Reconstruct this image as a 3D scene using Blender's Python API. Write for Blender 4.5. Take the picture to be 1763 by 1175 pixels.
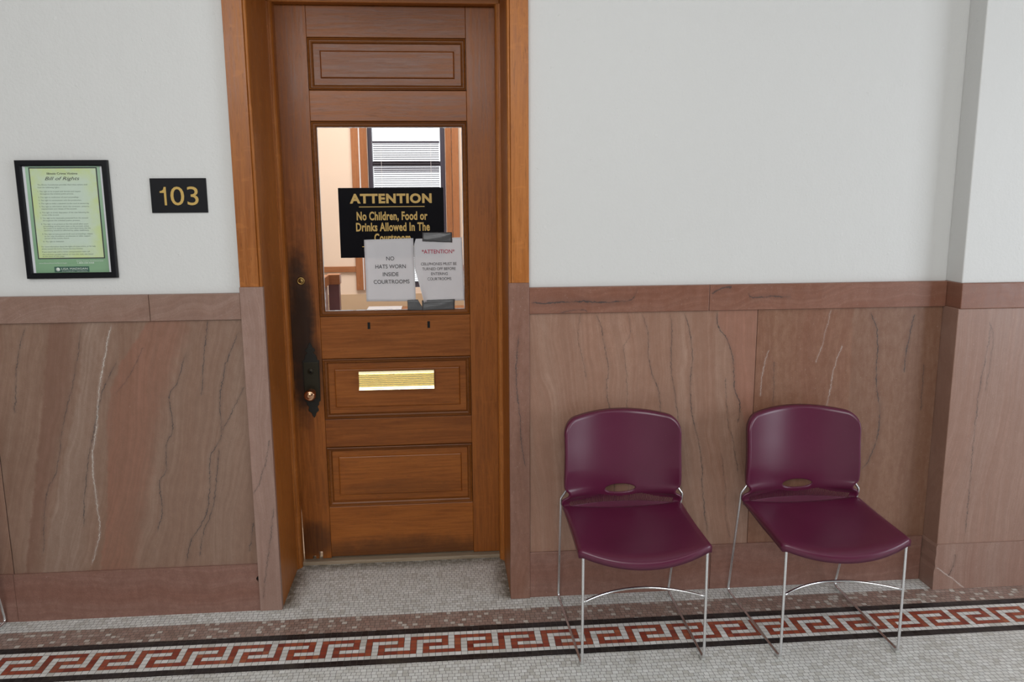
import bpy, bmesh, math, random
from mathutils import Vector, Matrix

random.seed(7)
SC = bpy.context.scene
for o in list(bpy.data.objects):
    bpy.data.objects.remove(o)
COL = SC.collection

# ------------------------------------------------------------------ camera
FPX = 1401.68
YAW, PITCH, ROLL = math.radians(4.80), math.radians(10.214), math.radians(-0.384)
CAM = Vector((-0.14295, -3.3175, 1.74852))
cy, sy, cp, sp = math.cos(YAW), math.sin(YAW), math.cos(PITCH), math.sin(PITCH)
fwd = Vector((sy * cp, cy * cp, -sp))
rt = Vector((cy, -sy, 0))
up = rt.cross(fwd)
r2 = math.cos(ROLL) * rt + math.sin(ROLL) * up
u2 = -math.sin(ROLL) * rt + math.cos(ROLL) * up
cd = bpy.data.cameras.new('camera')
cam = bpy.data.objects.new('camera', cd)
COL.objects.link(cam)
cam.matrix_world = Matrix(((r2.x, u2.x, -fwd.x, CAM.x), (r2.y, u2.y, -fwd.y, CAM.y), (r2.z, u2.z, -fwd.z, CAM.z), (0, 0, 0, 1)))
cd.sensor_fit = 'HORIZONTAL'
cd.sensor_width = 36.0
cd.lens = FPX / 1763.0 * 36.0
cd.clip_start = 0.05
SC.camera = cam

# ------------------------------------------------------------------ light
SC.view_settings.view_transform = 'Standard'
SC.view_settings.look = 'None'
SC.view_settings.gamma = 1.0
SC.view_settings.use_curve_mapping = False
SC.view_settings.exposure = -0.30
W = bpy.data.worlds.new('daylight')
SC.world = W
W.use_nodes = True
bg = W.node_tree.nodes['Background']
bg.inputs[0].default_value = (0.93, 0.97, 1.0, 1)
bg.inputs[1].default_value = 2.2


def area(name, loc, target, sx, sz, power, col):
    l = bpy.data.lights.new(name, 'AREA')
    l.shape = 'RECTANGLE'
    l.size, l.size_y = sx, sz
    l.energy = power
    l.color = col
    o = bpy.data.objects.new(name, l)
    COL.objects.link(o)
    o.location = loc
    d = Vector(target) - Vector(loc)
    o.rotation_euler = d.to_track_quat('-Z', 'Y').to_euler()
    return o


area('corridor_window_light', (5.2, -3.0, 1.5), (0.9, -0.2, 0.9), 2.1, 2.1, 112, (0.88, 0.93, 1.0))
area('corridor_high_window_light', (-1.3, -6.7, 3.22), (-0.6, 0.0, 0.9), 4.2, 0.8, 220, (0.97, 0.98, 0.98))
area('corridor_ceiling_light', (0.0, -3.0, 3.6), (0.0, -3.0, 0), 6.0, 1.4, 62, (1.0, 0.97, 0.93))
area('courtroom_fill_light', (-0.6, 2.3, 3.5), (-0.6, 2.3, 0), 2.4, 1.6, 150, (1.0, 0.92, 0.86))  # added fill with no known fixture, brightens the courtroom


# ------------------------------------------------------------------ mesh helpers
class MB:
    def __init__(s):
        s.v, s.f, s.sm = [], [], []

    def add(s, vs, fs, smooth=False):
        n = len(s.v)
        s.v += [tuple(p) for p in vs]
        s.f += [tuple(i + n for i in f) for f in fs]
        s.sm += [smooth] * len(fs)
        return s

    def box(s, x0, x1, y0, y1, z0, z1):
        v = [(x, y, z) for x in (x0, x1) for y in (y0, y1) for z in (z0, z1)]
        return s.add(v, [(0, 1, 3, 2), (4, 6, 7, 5), (0, 4, 5, 1), (2, 3, 7, 6), (0, 2, 6, 4), (1, 5, 7, 3)])

    def prism(s, pts, y0, y1):
        # outline in x, z extruded from y0 (front) to y1
        n = len(pts)
        a = sum(pts[i][0] * pts[(i + 1) % n][1] - pts[(i + 1) % n][0] * pts[i][1] for i in range(n))
        if a < 0:
            pts = pts[::-1]
        v = [(x, y0, z) for x, z in pts] + [(x, y1, z) for x, z in pts]
        f = [tuple(range(n)), tuple(range(2 * n - 1, n - 1, -1))]
        f += [(i, i + n, (i + 1) % n + n, (i + 1) % n) for i in range(n)]
        return s.add(v, f)

    def lathe(s, c, prof, seg=32, axis='y'):
        # prof: (radius, offset along the axis); axis y points to the viewer (-y)
        v, f = [], []
        for r, h in prof:
            for k in range(seg):
                a = 2 * math.pi * k / seg
                if axis == 'y':
                    v.append((c[0] + r * math.cos(a), c[1] - h, c[2] + r * math.sin(a)))
                else:
                    v.append((c[0] + r * math.cos(a), c[1] + r * math.sin(a), c[2] + h))
        for i in range(len(prof) - 1):
            for k in range(seg):
                k2 = (k + 1) % seg
                f.append((i * seg + k, i * seg + k2, (i + 1) * seg + k2, (i + 1) * seg + k))
        f.append(tuple(range(seg - 1, -1, -1)))
        f.append(tuple(range((len(prof) - 1) * seg, len(prof) * seg)))
        return s.add(v, f, True)

    def tube(s, path, r, seg=12):
        P = [Vector(p) for p in path]
        T = [(P[min(i + 1, len(P) - 1)] - P[max(i - 1, 0)]).normalized() for i in range(len(P))]
        n = T[0].orthogonal().normalized()
        v, f = [], []
        for i, p in enumerate(P):
            n = (n - T[i] * n.dot(T[i])).normalized()
            b = T[i].cross(n)
            for k in range(seg):
                a = 2 * math.pi * k / seg
                v.append(p + r * (math.cos(a) * n + math.sin(a) * b))
        for i in range(len(P) - 1):
            for k in range(seg):
                k2 = (k + 1) % seg
                f.append((i * seg + k, i * seg + k2, (i + 1) * seg + k2, (i + 1) * seg + k))
        f.append(tuple(range(seg - 1, -1, -1)))
        f.append(tuple(range((len(P) - 1) * seg, len(P) * seg)))
        return s.add(v, f, True)

    def frame(s, x0, x1, z0, z1, prof):
        # mitred rectangular frame; prof: (inset from the outer rectangle, y)
        v, f = [], []
        for d, y in prof:
            v += [(x0 + d, y, z0 + d), (x1 - d, y, z0 + d), (x1 - d, y, z1 - d), (x0 + d, y, z1 - d)]
        for i in range(len(prof) - 1):
            for k in range(4):
                k2 = (k + 1) % 4
                f.append((i * 4 + k, i * 4 + k2, (i + 1) * 4 + k2, (i + 1) * 4 + k))
        return s.add(v, f)


def fillet(pts, rad, n=8):
    P = [Vector(p) for p in pts]
    out = [P[0]]
    for i in range(1, len(P) - 1):
        a, b, c = P[i - 1], P[i], P[i + 1]
        u, w = (a - b), (c - b)
        r = rad[i - 1] if isinstance(rad, (list, tuple)) else rad
        ang = u.angle(w)
        t = min(r / math.tan(ang / 2), u.length * 0.49, w.length * 0.49)
        p, q = b + u.normalized() * t, b + w.normalized() * t
        for k in range(n + 1):
            x = k / n
            out.append(p * (1 - x) ** 2 + b * 2 * x * (1 - x) + q * x * x)
    out.append(P[-1])
    return out


def obj(name, mb, mat, parent=None, bevel=0.0, seg=2, org=None):
    if org is None:
        if parent is not None:
            org = parent.get('_org', (0, 0, 0))
        else:
            xs, ys, zs = zip(*mb.v)
            org = ((min(xs) + max(xs)) / 2, (min(ys) + max(ys)) / 2, min(zs))
    me = bpy.data.meshes.new(name)
    me.from_pydata([(x - org[0], y - org[1], z - org[2]) for x, y, z in mb.v], [], mb.f)
    me.polygons.foreach_set('use_smooth', mb.sm)
    bm = bmesh.new()
    bm.from_mesh(me)
    bmesh.ops.recalc_face_normals(bm, faces=bm.faces)
    bm.to_mesh(me)
    bm.free()
    me.materials.append(mat)
    o = bpy.data.objects.new(name, me)
    COL.objects.link(o)
    if parent is None:
        o.location = org
    else:
        o.parent = parent
    o['_org'] = tuple(org)
    if bevel:
        m = o.modifiers.new('bevel', 'BEVEL')
        m.width, m.segments, m.limit_method, m.angle_limit = bevel, seg, 'ANGLE', math.radians(40)
        m.harden_normals = False
    return o


def thing(name, loc, label, cat, group=None, kind=None):
    o = bpy.data.objects.new(name, None)
    o.empty_display_size = 0.05
    COL.objects.link(o)
    o.location = loc
    o['_org'] = tuple(loc)
    return tag(o, label, cat, group, kind)


def tag(o, label, cat, group=None, kind=None):
    o['label'] = label
    o['category'] = cat
    if group:
        o['group'] = group
    if kind:
        o['kind'] = kind
    return o


def st(name, mb, mat, label, cat, bevel=0.0):
    return tag(obj(name, mb, mat, None, bevel), label, cat, None, 'structure')


# ------------------------------------------------------------------ node helpers
class NT:
    def __init__(s, name):
        s.m = bpy.data.materials.new(name)
        s.m.use_nodes = True
        s.t = s.m.node_tree
        s.t.nodes.clear()
        s.out = s.t.nodes.new('ShaderNodeOutputMaterial')

    def n(s, typ, ins=None, **props):
        nd = s.t.nodes.new('ShaderNode' + typ)
        for k, v in props.items():
            setattr(nd, k, v)
        for k, v in (ins or {}).items():
            s.put(nd.inputs[k], v)
        return nd

    def put(s, sock, v):
        if isinstance(v, bpy.types.NodeSocket):
            s.t.links.new(v, sock)
        else:
            if sock.type == 'RGBA' and len(v) == 3:
                v = (*v, 1)
            sock.default_value = v

    def m_(s, op, a, b=0.0, c=0.0, clamp=False):
        nd = s.n('Math', {0: a, 1: b, 2: c}, operation=op, use_clamp=clamp)
        return nd.outputs[0]

    def pos(s):
        g = s.n('NewGeometry')
        return g.outputs['Position']

    def xyz(s, v=None):
        nd = s.n('SeparateXYZ', {0: v if v is not None else s.pos()})
        return nd.outputs

    def noise(s, vec, scale, detail=3.0, rough=0.55, dist=0.0):
        nd = s.n('TexNoise', {'Vector': vec, 'Scale': scale, 'Detail': detail, 'Roughness': rough, 'Distortion': dist})
        return nd.outputs['Fac']

    def scaled(s, vec, sc):
        return s.n('VectorMath', {0: vec, 1: sc}, operation='MULTIPLY').outputs[0]

    def addv(s, a, b):
        return s.n('VectorMath', {0: a, 1: b}, operation='ADD').outputs[0]

    def rng(s, v, a, b, c=0.0, d=1.0, smooth=True):
        nd = s.n('MapRange', {'Value': v, 'From Min': a, 'From Max': b, 'To Min': c, 'To Max': d})
        nd.interpolation_type = 'SMOOTHSTEP' if smooth else 'LINEAR'
        return nd.outputs[0]

    def mix(s, f, a, b, blend='MIX'):
        nd = s.n('Mix', data_type='RGBA', blend_type=blend)
        s.put(nd.inputs[0], f)
        s.put(nd.inputs[6], a)
        s.put(nd.inputs[7], b)
        return nd.outputs[2]

    def ramp(s, f, stops, interp='LINEAR'):
        nd = s.n('ValToRGB', {0: f})
        e = nd.color_ramp.elements
        nd.color_ramp.interpolation = interp
        while len(e) > 1:
            e.remove(e[-1])
        e[0].position, e[0].color = stops[0][0], (*stops[0][1], 1)
        for p, c in stops[1:]:
            k = e.new(p)
            k.color = (*c, 1)
        return nd.outputs[0]

    def bump(s, h, strength, dist):
        return s.n('Bump', {'Height': h, 'Strength': strength, 'Distance': dist}).outputs[0]

    def bsdf(s, col, rough=0.5, metal=0.0, normal=None, **kw):
        b = s.n('BsdfPrincipled', {'Base Color': col, 'Roughness': rough, 'Metallic': metal})
        if normal is not None:
            s.put(b.inputs['Normal'], normal)
        for k, v in kw.items():
            s.put(b.inputs[k.replace('_', ' ')], v)
        s.t.links.new(b.outputs[0], s.out.inputs[0])
        return s.m

    def curve(s, T, pts):
        # y = f(x) through the points (x ascending), both in 0..1
        nd = s.n('FloatCurve', {'Factor': 1.0, 'Value': T})
        c = nd.mapping.curves[0]
        nd.mapping.use_clip = False
        c.points[0].location = pts[0]
        c.points[1].location = pts[-1]
        for p in pts[1:-1]:
            c.points.new(*p)
        for p in c.points:
            p.handle_type = 'AUTO_CLAMPED'
        nd.mapping.update()
        return nd.outputs[0]

    def line_at(s, Z, pts):
        # pts: (x, z): returns x(z) and t
        pts = sorted(pts, key=lambda p: p[1])
        x0, x1 = min(p[0] for p in pts) - .01, max(p[0] for p in pts) + .01
        z0, z1 = pts[0][1], pts[-1][1]
        t = s.m_('DIVIDE', s.m_('SUBTRACT', Z, z0), z1 - z0)
        y = s.curve(t, [((p[1] - z0) / (z1 - z0), (p[0] - x0) / (x1 - x0)) for p in pts])
        return s.m_('MULTIPLY_ADD', y, x1 - x0, x0), t


def plain(name, col, rough=0.5, metal=0.0, var=0.06, scale=30.0, **kw):
    n = NT(name)
    f = n.noise(n.pos(), scale, 3)
    c = n.mix(f, tuple(x * (1 - var) for x in col), tuple(min(1, x * (1 + var)) for x in col))
    return n.bsdf(c, rough, metal, **kw)


# ------------------------------------------------------------------ materials
def mat_plaster():
    n = NT('painted_plaster')
    p = n.pos()
    big = n.noise(p, 0.9, 3)
    c = n.mix(big, (0.605, 0.604, 0.590), (0.642, 0.642, 0.630))
    chip = n.rng(n.noise(p, 42, 2, .4), .745, .77)
    c = n.mix(n.m_('MULTIPLY', chip, .5), c, (0.66, 0.66, 0.65))
    h1 = n.noise(p, 85, 4, .55)
    h2 = n.noise(n.scaled(p, (1, 1, .6)), 14, 4, .6)
    h = n.m_('ADD', n.m_('MULTIPLY', h1, .45), n.m_('ADD', h2, chip))
    return n.bsdf(c, .48, 0, n.bump(h, .32, .006), Specular_IOR_Level=.35)


def mat_marble(name, base, alt, veins=(), slant=0.0, bands=9.0, regions=(), horiz=False, speck=.5, seed=0.0, contrast=1.0):
    """veins: (points, width, colour, strength); regions: (left edge points, right edge points, colour, strength)"""
    n = NT(name)
    p = n.pos()
    x, y, z = n.xyz(p)
    if horiz:
        x, z = z, x
    # banding along a slanted coordinate
    q = n.m_('MULTIPLY_ADD', z, -slant, x)
    wob = n.noise(n.addv(n.scaled(p, (2.2, 2.2, 1.1)), (seed, seed, 0)), 1.0, 3)
    q = n.m_('MULTIPLY_ADD', wob, .22, q)
    band = n.noise(n.n('CombineXYZ', {0: q, 1: seed}).outputs[0], bands, 4, .6)
    fine = n.noise(n.n('CombineXYZ', {0: q, 1: seed + 3, 2: n.m_('MULTIPLY', z, .03)}).outputs[0], bands * 7, 3, .6)
    f = n.rng(n.m_('MULTIPLY_ADD', n.m_('SUBTRACT', fine, .5), .35, band), .5 - .2 / contrast, .5 + .2 / contrast)
    c = n.mix(f, base, alt)
    for e0, e1, col, k in regions:
        a = b = None
        jit = n.m_('MULTIPLY', n.m_('SUBTRACT', n.noise(p, 26, 4, .65), .5), .035)
        if e0:
            a = n.rng(n.m_('SUBTRACT', n.m_('ADD', x, jit), n.line_at(z, e0)[0]), -.004, .010)
        if e1:
            b = n.rng(n.m_('SUBTRACT', n.line_at(z, e1)[0], n.m_('MULTIPLY_ADD', jit, 2.0, x)), -.02, .07)
        mk = n.m_('MULTIPLY', a, b) if (a and b) else (a or b)
        c = n.mix(n.m_('MULTIPLY', mk, k), c, col)
    # small tonal mottling and flecks
    mott = n.noise(n.scaled(p, (1, 1, .55)), 38, 5, .7)
    c = n.mix(n.rng(mott, .34, .66, .48 * speck, -.0), c, (base[0] * .60, base[1] * .50, base[2] * .45), 'MIX')
    mid = n.noise(n.scaled(p, (1, 1, .35)), 9, 4, .65)
    c = n.mix(n.rng(mid, .35, .65, .16, 0), c, tuple(v * .62 for v in base))
    gr = n.noise(p, 330, 3, .7)
    c = n.mix(n.rng(gr, .36, .64, .38 * speck + .05, 0), c, tuple(v * .45 for v in base))
    stq = n.noise(n.n('CombineXYZ', {0: q, 1: seed + 9, 2: n.m_('MULTIPLY', z, .02)}).outputs[0], 60, 4, .7)
    c = n.mix(n.rng(stq, .40, .66, .34, 0), c, (base[0] * .62, base[1] * .58, base[2] * .55))
    fl = n.rng(n.noise(p, 120, 2, .6), .66, .74)
    c = n.mix(n.m_('MULTIPLY', fl, .28 * speck), c, (.55, .46, .42))
    pits = n.rng(n.noise(n.addv(p, (7, 0, 0)), 150, 1, .5), .70, .76)
    c = n.mix(n.m_('MULTIPLY', pits, .5 * speck), c, (.09, .045, .03))
    # veins
    jw = n.m_('SUBTRACT', n.noise(n.addv(p, (0, seed, 0)), 70, 3, .7), .5)
    jw2 = n.m_('SUBTRACT', n.noise(p, 16, 2, .5), .5)
    gate = n.rng(n.noise(p, 22, 2), .36, .52, .35, 1.0)
    for pts, w, col, k in veins:
        xl, t = n.line_at(z, pts)
        d = n.m_('SUBTRACT', x, xl)
        d = n.m_('MULTIPLY_ADD', jw, .016, d)
        d = n.m_('ABSOLUTE', n.m_('MULTIPLY_ADD', jw2, .016, d))
        w = w * .72
        mk = n.rng(d, w, w * .25)
        ends = n.m_('MULTIPLY', n.rng(t, -.01, .04), n.rng(t, 1.01, .96))
        mk = n.m_('MULTIPLY', n.m_('MULTIPLY', mk, ends), n.m_('MULTIPLY', gate, k))
        c = n.mix(mk, c, col)
        halo = n.m_('MULTIPLY', n.m_('MULTIPLY', n.rng(d, w * 6, w), ends), .16 * k)
        c = n.mix(halo, c, col)
    rough = n.rng(mott, .3, .7, .30, .44)
    return n.bsdf(c, rough, 0, n.bump(n.m_('ADD', mott, pits), .06, .002), Specular_IOR_Level=.42)


def mat_wood(name, grain, light, dark, deep=(.05, .015, .004), gloss=.36, fleck=.35, grime=None, var=.5):
    n = NT(name)
    p = n.pos()
    oi = n.n('ObjectInfo').outputs['Random']
    off = n.n('CombineXYZ', {0: n.m_('MULTIPLY', oi, 37.0), 1: n.m_('MULTIPLY', oi, 11.0), 2: n.m_('MULTIPLY', oi, 23.0)}).outputs[0]
    q = n.addv(p, off)
    st_ = {'z': (1, 1, .055), 'x': (.055, 1, 1), 'y': (1, .055, 1)}[grain]
    lon = {'z': (1, 1, .25), 'x': (.25, 1, 1), 'y': (1, .25, 1)}[grain]
    w = n.noise(n.scaled(q, lon), 7, 3, .6)
    qs = n.addv(n.scaled(q, st_), n.n('CombineXYZ', {0: n.m_('MULTIPLY', w, .03), 1: 0.0, 2: n.m_('MULTIPLY', w, .03)}).outputs[0])
    g1 = n.noise(qs, 95, 5, .7)
    g2 = n.noise(qs, 380, 3, .6)
    tone = n.noise(n.scaled(q, lon), 2.6, 3, .5)
    f = n.m_('ADD', n.m_('MULTIPLY', g1, .6), n.m_('MULTIPLY', tone, .5))
    c = n.mix(n.rng(f, .38, .72), dark, light)
    c = n.mix(n.rng(g2, .54, .74, 0, .55), c, deep)
    # ray fleck of quarter-sawn oak
    fl = n.noise(n.scaled(q, {'z': (.7, .7, 1.6), 'x': (1.6, .7, .7), 'y': (.7, 1.6, .7)}[grain]), 26, 2, .5, .5)
    c = n.mix(n.rng(fl, .60, .70, 0, fleck), c, tuple(min(1, v * 1.35) for v in light))
    bri = n.rng(oi, 0, 1, 1 - .16 * var, 1 + .16 * var, False)
    c = n.mix(1.0, c, n.n('CombineXYZ', {0: bri, 1: bri, 2: bri}).outputs[0], 'MULTIPLY')
    if grime:
        X, Y, Z = n.xyz(p)
        for cx, cz, rx, rz, k in grime:
            a = n.m_('POWER', n.m_('DIVIDE', n.m_('SUBTRACT', X, cx), rx), 2.0)
            b = n.m_('POWER', n.m_('DIVIDE', n.m_('SUBTRACT', Z, cz), rz), 2.0)
            d = n.m_('ADD', n.m_('ADD', a, b), n.m_('MULTIPLY', n.m_('SUBTRACT', n.noise(p, 9, 4, .65), .5), 1.3))
            c = n.mix(n.rng(d, 1.25, .15, 0, k), c, (.014, .007, .004))
    nb = n.bump(n.m_('ADD', g1, n.m_('MULTIPLY', g2, .6)), .10, .0012)
    return n.bsdf(c, n.rng(g1, .3, .7, gloss - .05, gloss + .10), 0, nb, Specular_IOR_Level=.24, Coat_Weight=.04, Coat_Roughness=.14)


KC, KX0 = 0.02483, -1.868
B1, B2, B3, B4 = 0.222, 0.261, 0.432, 0.470


def mat_mosaic():
    n = NT('marble_mosaic')
    p = n.pos()
    w1 = n.n('TexNoise', {'Vector': p, 'Scale': 3.0, 'Detail': 2.0}).outputs['Color']
    w2 = n.n('TexNoise', {'Vector': p, 'Scale': 28.0, 'Detail': 2.0}).outputs['Color']
    d = n.addv(n.scaled(n.addv(w1, (-.5, -.5, -.5)), (.020, .016, 0)), n.scaled(n.addv(w2, (-.5, -.5, -.5)), (.006, .005, 0)))
    dn = n.scaled(n.addv(w2, (-.5, -.5, -.5)), (.004, .0035, 0))
    x, y, z = n.xyz(n.addv(p, dn))
    v = n.m_('MULTIPLY', y, -1.0)
    # field tesserae
    fv = n.addv(p, d)
    fb = n.n('TexBrick', {'Vector': fv, 'Color1': (1, 1, 1), 'Color2': (0, 0, 0), 'Mortar': (.5, .5, .5), 'Scale': 1.0, 'Mortar Size': .0010, 'Mortar Smooth': .25, 'Bias': 0.0, 'Brick Width': .0225, 'Row Height': .0198}, offset=.45, offset_frequency=2, squash=.85, squash_frequency=3)
    rh = (B3 - B2) / 7
    bv = n.n('CombineXYZ', {0: n.m_('SUBTRACT', x, KX0), 1: n.m_('SUBTRACT', v, B2), 2: 0.0}).outputs[0]
    bb = n.n('TexBrick', {'Vector': bv, 'Color1': (1, 1, 1), 'Color2': (0, 0, 0), 'Mortar': (.5, .5, .5), 'Scale': 1.0, 'Mortar Size': .0011, 'Mortar Smooth': .25, 'Bias': 0.0, 'Brick Width': KC, 'Row Height': rh}, offset=0.0)
    inband = n.m_('MULTIPLY', n.m_('GREATER_THAN', v, B1), n.m_('LESS_THAN', v, B4))
    r = n.mix(inband, fb.outputs['Color'], bb.outputs['Color'])
    mort = n.m_('ADD', n.m_('MULTIPLY', inband, bb.outputs['Fac']), n.m_('MULTIPLY', n.m_('SUBTRACT', 1.0, inband), fb.outputs['Fac']))
    rv = n.n('SeparateColor', {0: r}).outputs[0]
    white = n.ramp(rv, [(0, (.54, .535, .50)), (.3, (.67, .675, .65)), (.55, (.73, .735, .715)), (.8, (.64, .65, .635)), (1, (.79, .80, .785))])
    pink = n.ramp(rv, [(0, (0.250, 0.169, 0.140)), (.28, (0.338, 0.225, 0.188)), (.5, (0.288, 0.206, 0.175)), (.70, (0.375, 0.281, 0.244)), (.80, (0.325, 0.213, 0.175)), (.90, (0.500, 0.450, 0.400)), (1, (0.575, 0.537, 0.488))])
    red = n.ramp(rv, [(0, (.19, .030, .020)), (.35, (.31, .062, .034)), (.6, (.35, .085, .042)), (.85, (.25, .045, .028)), (1, (.40, .125, .06))])
    black = n.ramp(rv, [(0, (.006, .006, .008)), (1, (.020, .020, .023))])
    # meander
    kx = n.m_('FLOOR', n.m_('FLOORED_MODULO', n.m_('DIVIDE', n.m_('SUBTRACT', x, KX0), KC), 7.0))
    ky = n.m_('FLOOR', n.m_('DIVIDE', n.m_('SUBTRACT', v, B2), rh))

    def rect(c0, c1, r0, r1):
        a = n.m_('MULTIPLY', n.m_('GREATER_THAN', kx, c0 - .5), n.m_('LESS_THAN', kx, c1 + .5))
        b = n.m_('MULTIPLY', n.m_('GREATER_THAN', ky, r0 - .5), n.m_('LESS_THAN', ky, r1 + .5))
        return n.m_('MULTIPLY', a, b)
    key = None
    for R in ((0, 0, 1, 5), (0, 5, 1, 1), (5, 5, 1, 3), (2, 5, 3, 3), (2, 2, 3, 5), (2, 6, 5, 5)):
        k = rect(*R)
        key = k if key is None else n.m_('MAXIMUM', key, k)
    c = white
    pk = n.m_('MULTIPLY', n.m_('GREATER_THAN', v, .100), n.m_('LESS_THAN', v, B1))
    c = n.mix(pk, c, pink)
    c = n.mix(key, c, red)
    bl = n.m_('MAXIMUM', n.m_('MULTIPLY', n.m_('GREATER_THAN', v, B1), n.m_('LESS_THAN', v, B2)), n.m_('MULTIPLY', n.m_('GREATER_THAN', v, B3), n.m_('LESS_THAN', v, B4)))
    c = n.mix(bl, c, black)
    # walked-in grime: old polish collected along the doorway edges and the wall
    dirt = n.rng(n.noise(p, 7, 5, .65), .48, .78, 0, .22)
    c = n.mix(dirt, c, (.20, .18, .13))
    X, Y, Z = n.xyz(p)
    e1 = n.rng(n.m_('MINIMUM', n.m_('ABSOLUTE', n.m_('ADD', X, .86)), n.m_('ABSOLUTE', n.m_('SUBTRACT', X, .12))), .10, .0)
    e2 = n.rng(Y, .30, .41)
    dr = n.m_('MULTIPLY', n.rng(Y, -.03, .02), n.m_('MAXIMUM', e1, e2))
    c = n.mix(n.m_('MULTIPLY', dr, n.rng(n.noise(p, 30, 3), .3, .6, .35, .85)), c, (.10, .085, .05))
    c = n.mix(n.m_('MULTIPLY', mort, .88), c, (.06, .054, .046))
    h = n.m_('SUBTRACT', n.m_('MULTIPLY', rv, .25), mort)
    return n.bsdf(c, n.rng(n.noise(p, 20, 3), .3, .7, .30, .46), 0, n.bump(h, .25, .0012), Specular_IOR_Level=.45)


def mat_glass(name, tint=(1, 1, 1)):
    n = NT(name)
    tr = n.n('BsdfTransparent', {0: tint})
    gl = n.n('BsdfGlossy', {'Color': (1, 1, 1), 'Roughness': .02})
    fr = n.n('Fresnel', {'IOR': 1.45})
    mx = n.n('MixShader', {0: fr.outputs[0], 1: tr.outputs[0], 2: gl.outputs[0]})
    n.t.links.new(mx.outputs[0], n.out.inputs[0])
    return n.m


def mat_paper():
    n = NT('office_paper')
    p = n.pos()
    c = n.mix(n.noise(p, 18, 4), (.78, .78, .82), (.85, .85, .88))
    df = n.n('BsdfDiffuse', {0: c})
    tl = n.n('BsdfTranslucent', {0: (.80, .78, .78)})
    mx = n.n('MixShader', {0: .34, 1: df.outputs[0], 2: tl.outputs[0]})
    n.t.links.new(mx.outputs[0], n.out.inputs[0])
    return n.m


def mat_chrome():
    n = NT('chrome')
    f = n.noise(n.pos(), 60, 3)
    return n.bsdf(n.mix(f, (.78, .78, .79), (.80, .80, .81)), .22, 1.0)


def mat_shell():
    n = NT('maroon_polypropylene')
    tc = n.n('TexCoord').outputs['Object']
    f = n.noise(tc, 5, 3)
    c = n.mix(f, (.080, .0072, .029), (.106, .0102, .040))
    sc_ = n.rng(n.noise(n.scaled(tc, (1, 1, 1)), 150, 2, .5), .72, .78, 0, .25)
    c = n.mix(sc_, c, (.25, .10, .14))
    g = n.noise(tc, 900, 2)
    return n.bsdf(c, n.rng(f, .3, .7, .30, .34), 0, n.bump(g, .05, .0004), Specular_IOR_Level=.55)


def mat_brass(name, col, rough):
    n = NT(name)
    f = n.noise(n.pos(), 40, 4)
    return n.bsdf(n.mix(f, tuple(v * .85 for v in col), col), n.rng(f, .3, .7, rough, rough + .12), 1.0)


def mat_tape():
    n = NT('duct_tape')
    p = n.pos()
    f = n.noise(n.scaled(p, (1, 1, 2.2)), 40, 4, .6)
    h = n.noise(n.scaled(p, (.6, 1, 1.6)), 55, 3, .6, 1.5)
    return n.bsdf(n.mix(f, (.062, .063, .067), (.092, .092, .096)), .36, 0, n.bump(h, .25, .003))


def mat_poster():
    n = NT('poster_print')
    x, y, z = n.xyz()
    # green page whose print fades to yellow-green round the text field
    f = n.noise(n.n('CombineXYZ', {0: n.m_('MULTIPLY', x, .3), 1: 0.0, 2: z}).outputs[0], 12, 3)
    c = n.mix(f, (.16, .30, .17), (.24, .40, .24))
    c = n.mix(n.rng(z, 1.52, 1.86, 0, .55), c, (.42, .60, .45))
    return n.bsdf(c, .5)


def mat_poster_field():
    n = NT('poster_text_field')
    x, y, z = n.xyz()
    a = n.rng(n.m_('ABSOLUTE', n.m_('SUBTRACT', x, -1.5865)), .055, .125)
    b = n.rng(n.m_('ABSOLUTE', n.m_('SUBTRACT', z, 1.687)), .105, .175)
    e = n.m_('MAXIMUM', a, b)
    e = n.m_('MULTIPLY', e, n.rng(n.noise(n.pos(), 22, 4), .3, .65, .35, 1.0))
    c = n.mix(e, (.50, .60, .50), (.50, .60, .27))
    return n.bsdf(c, .5)


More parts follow.
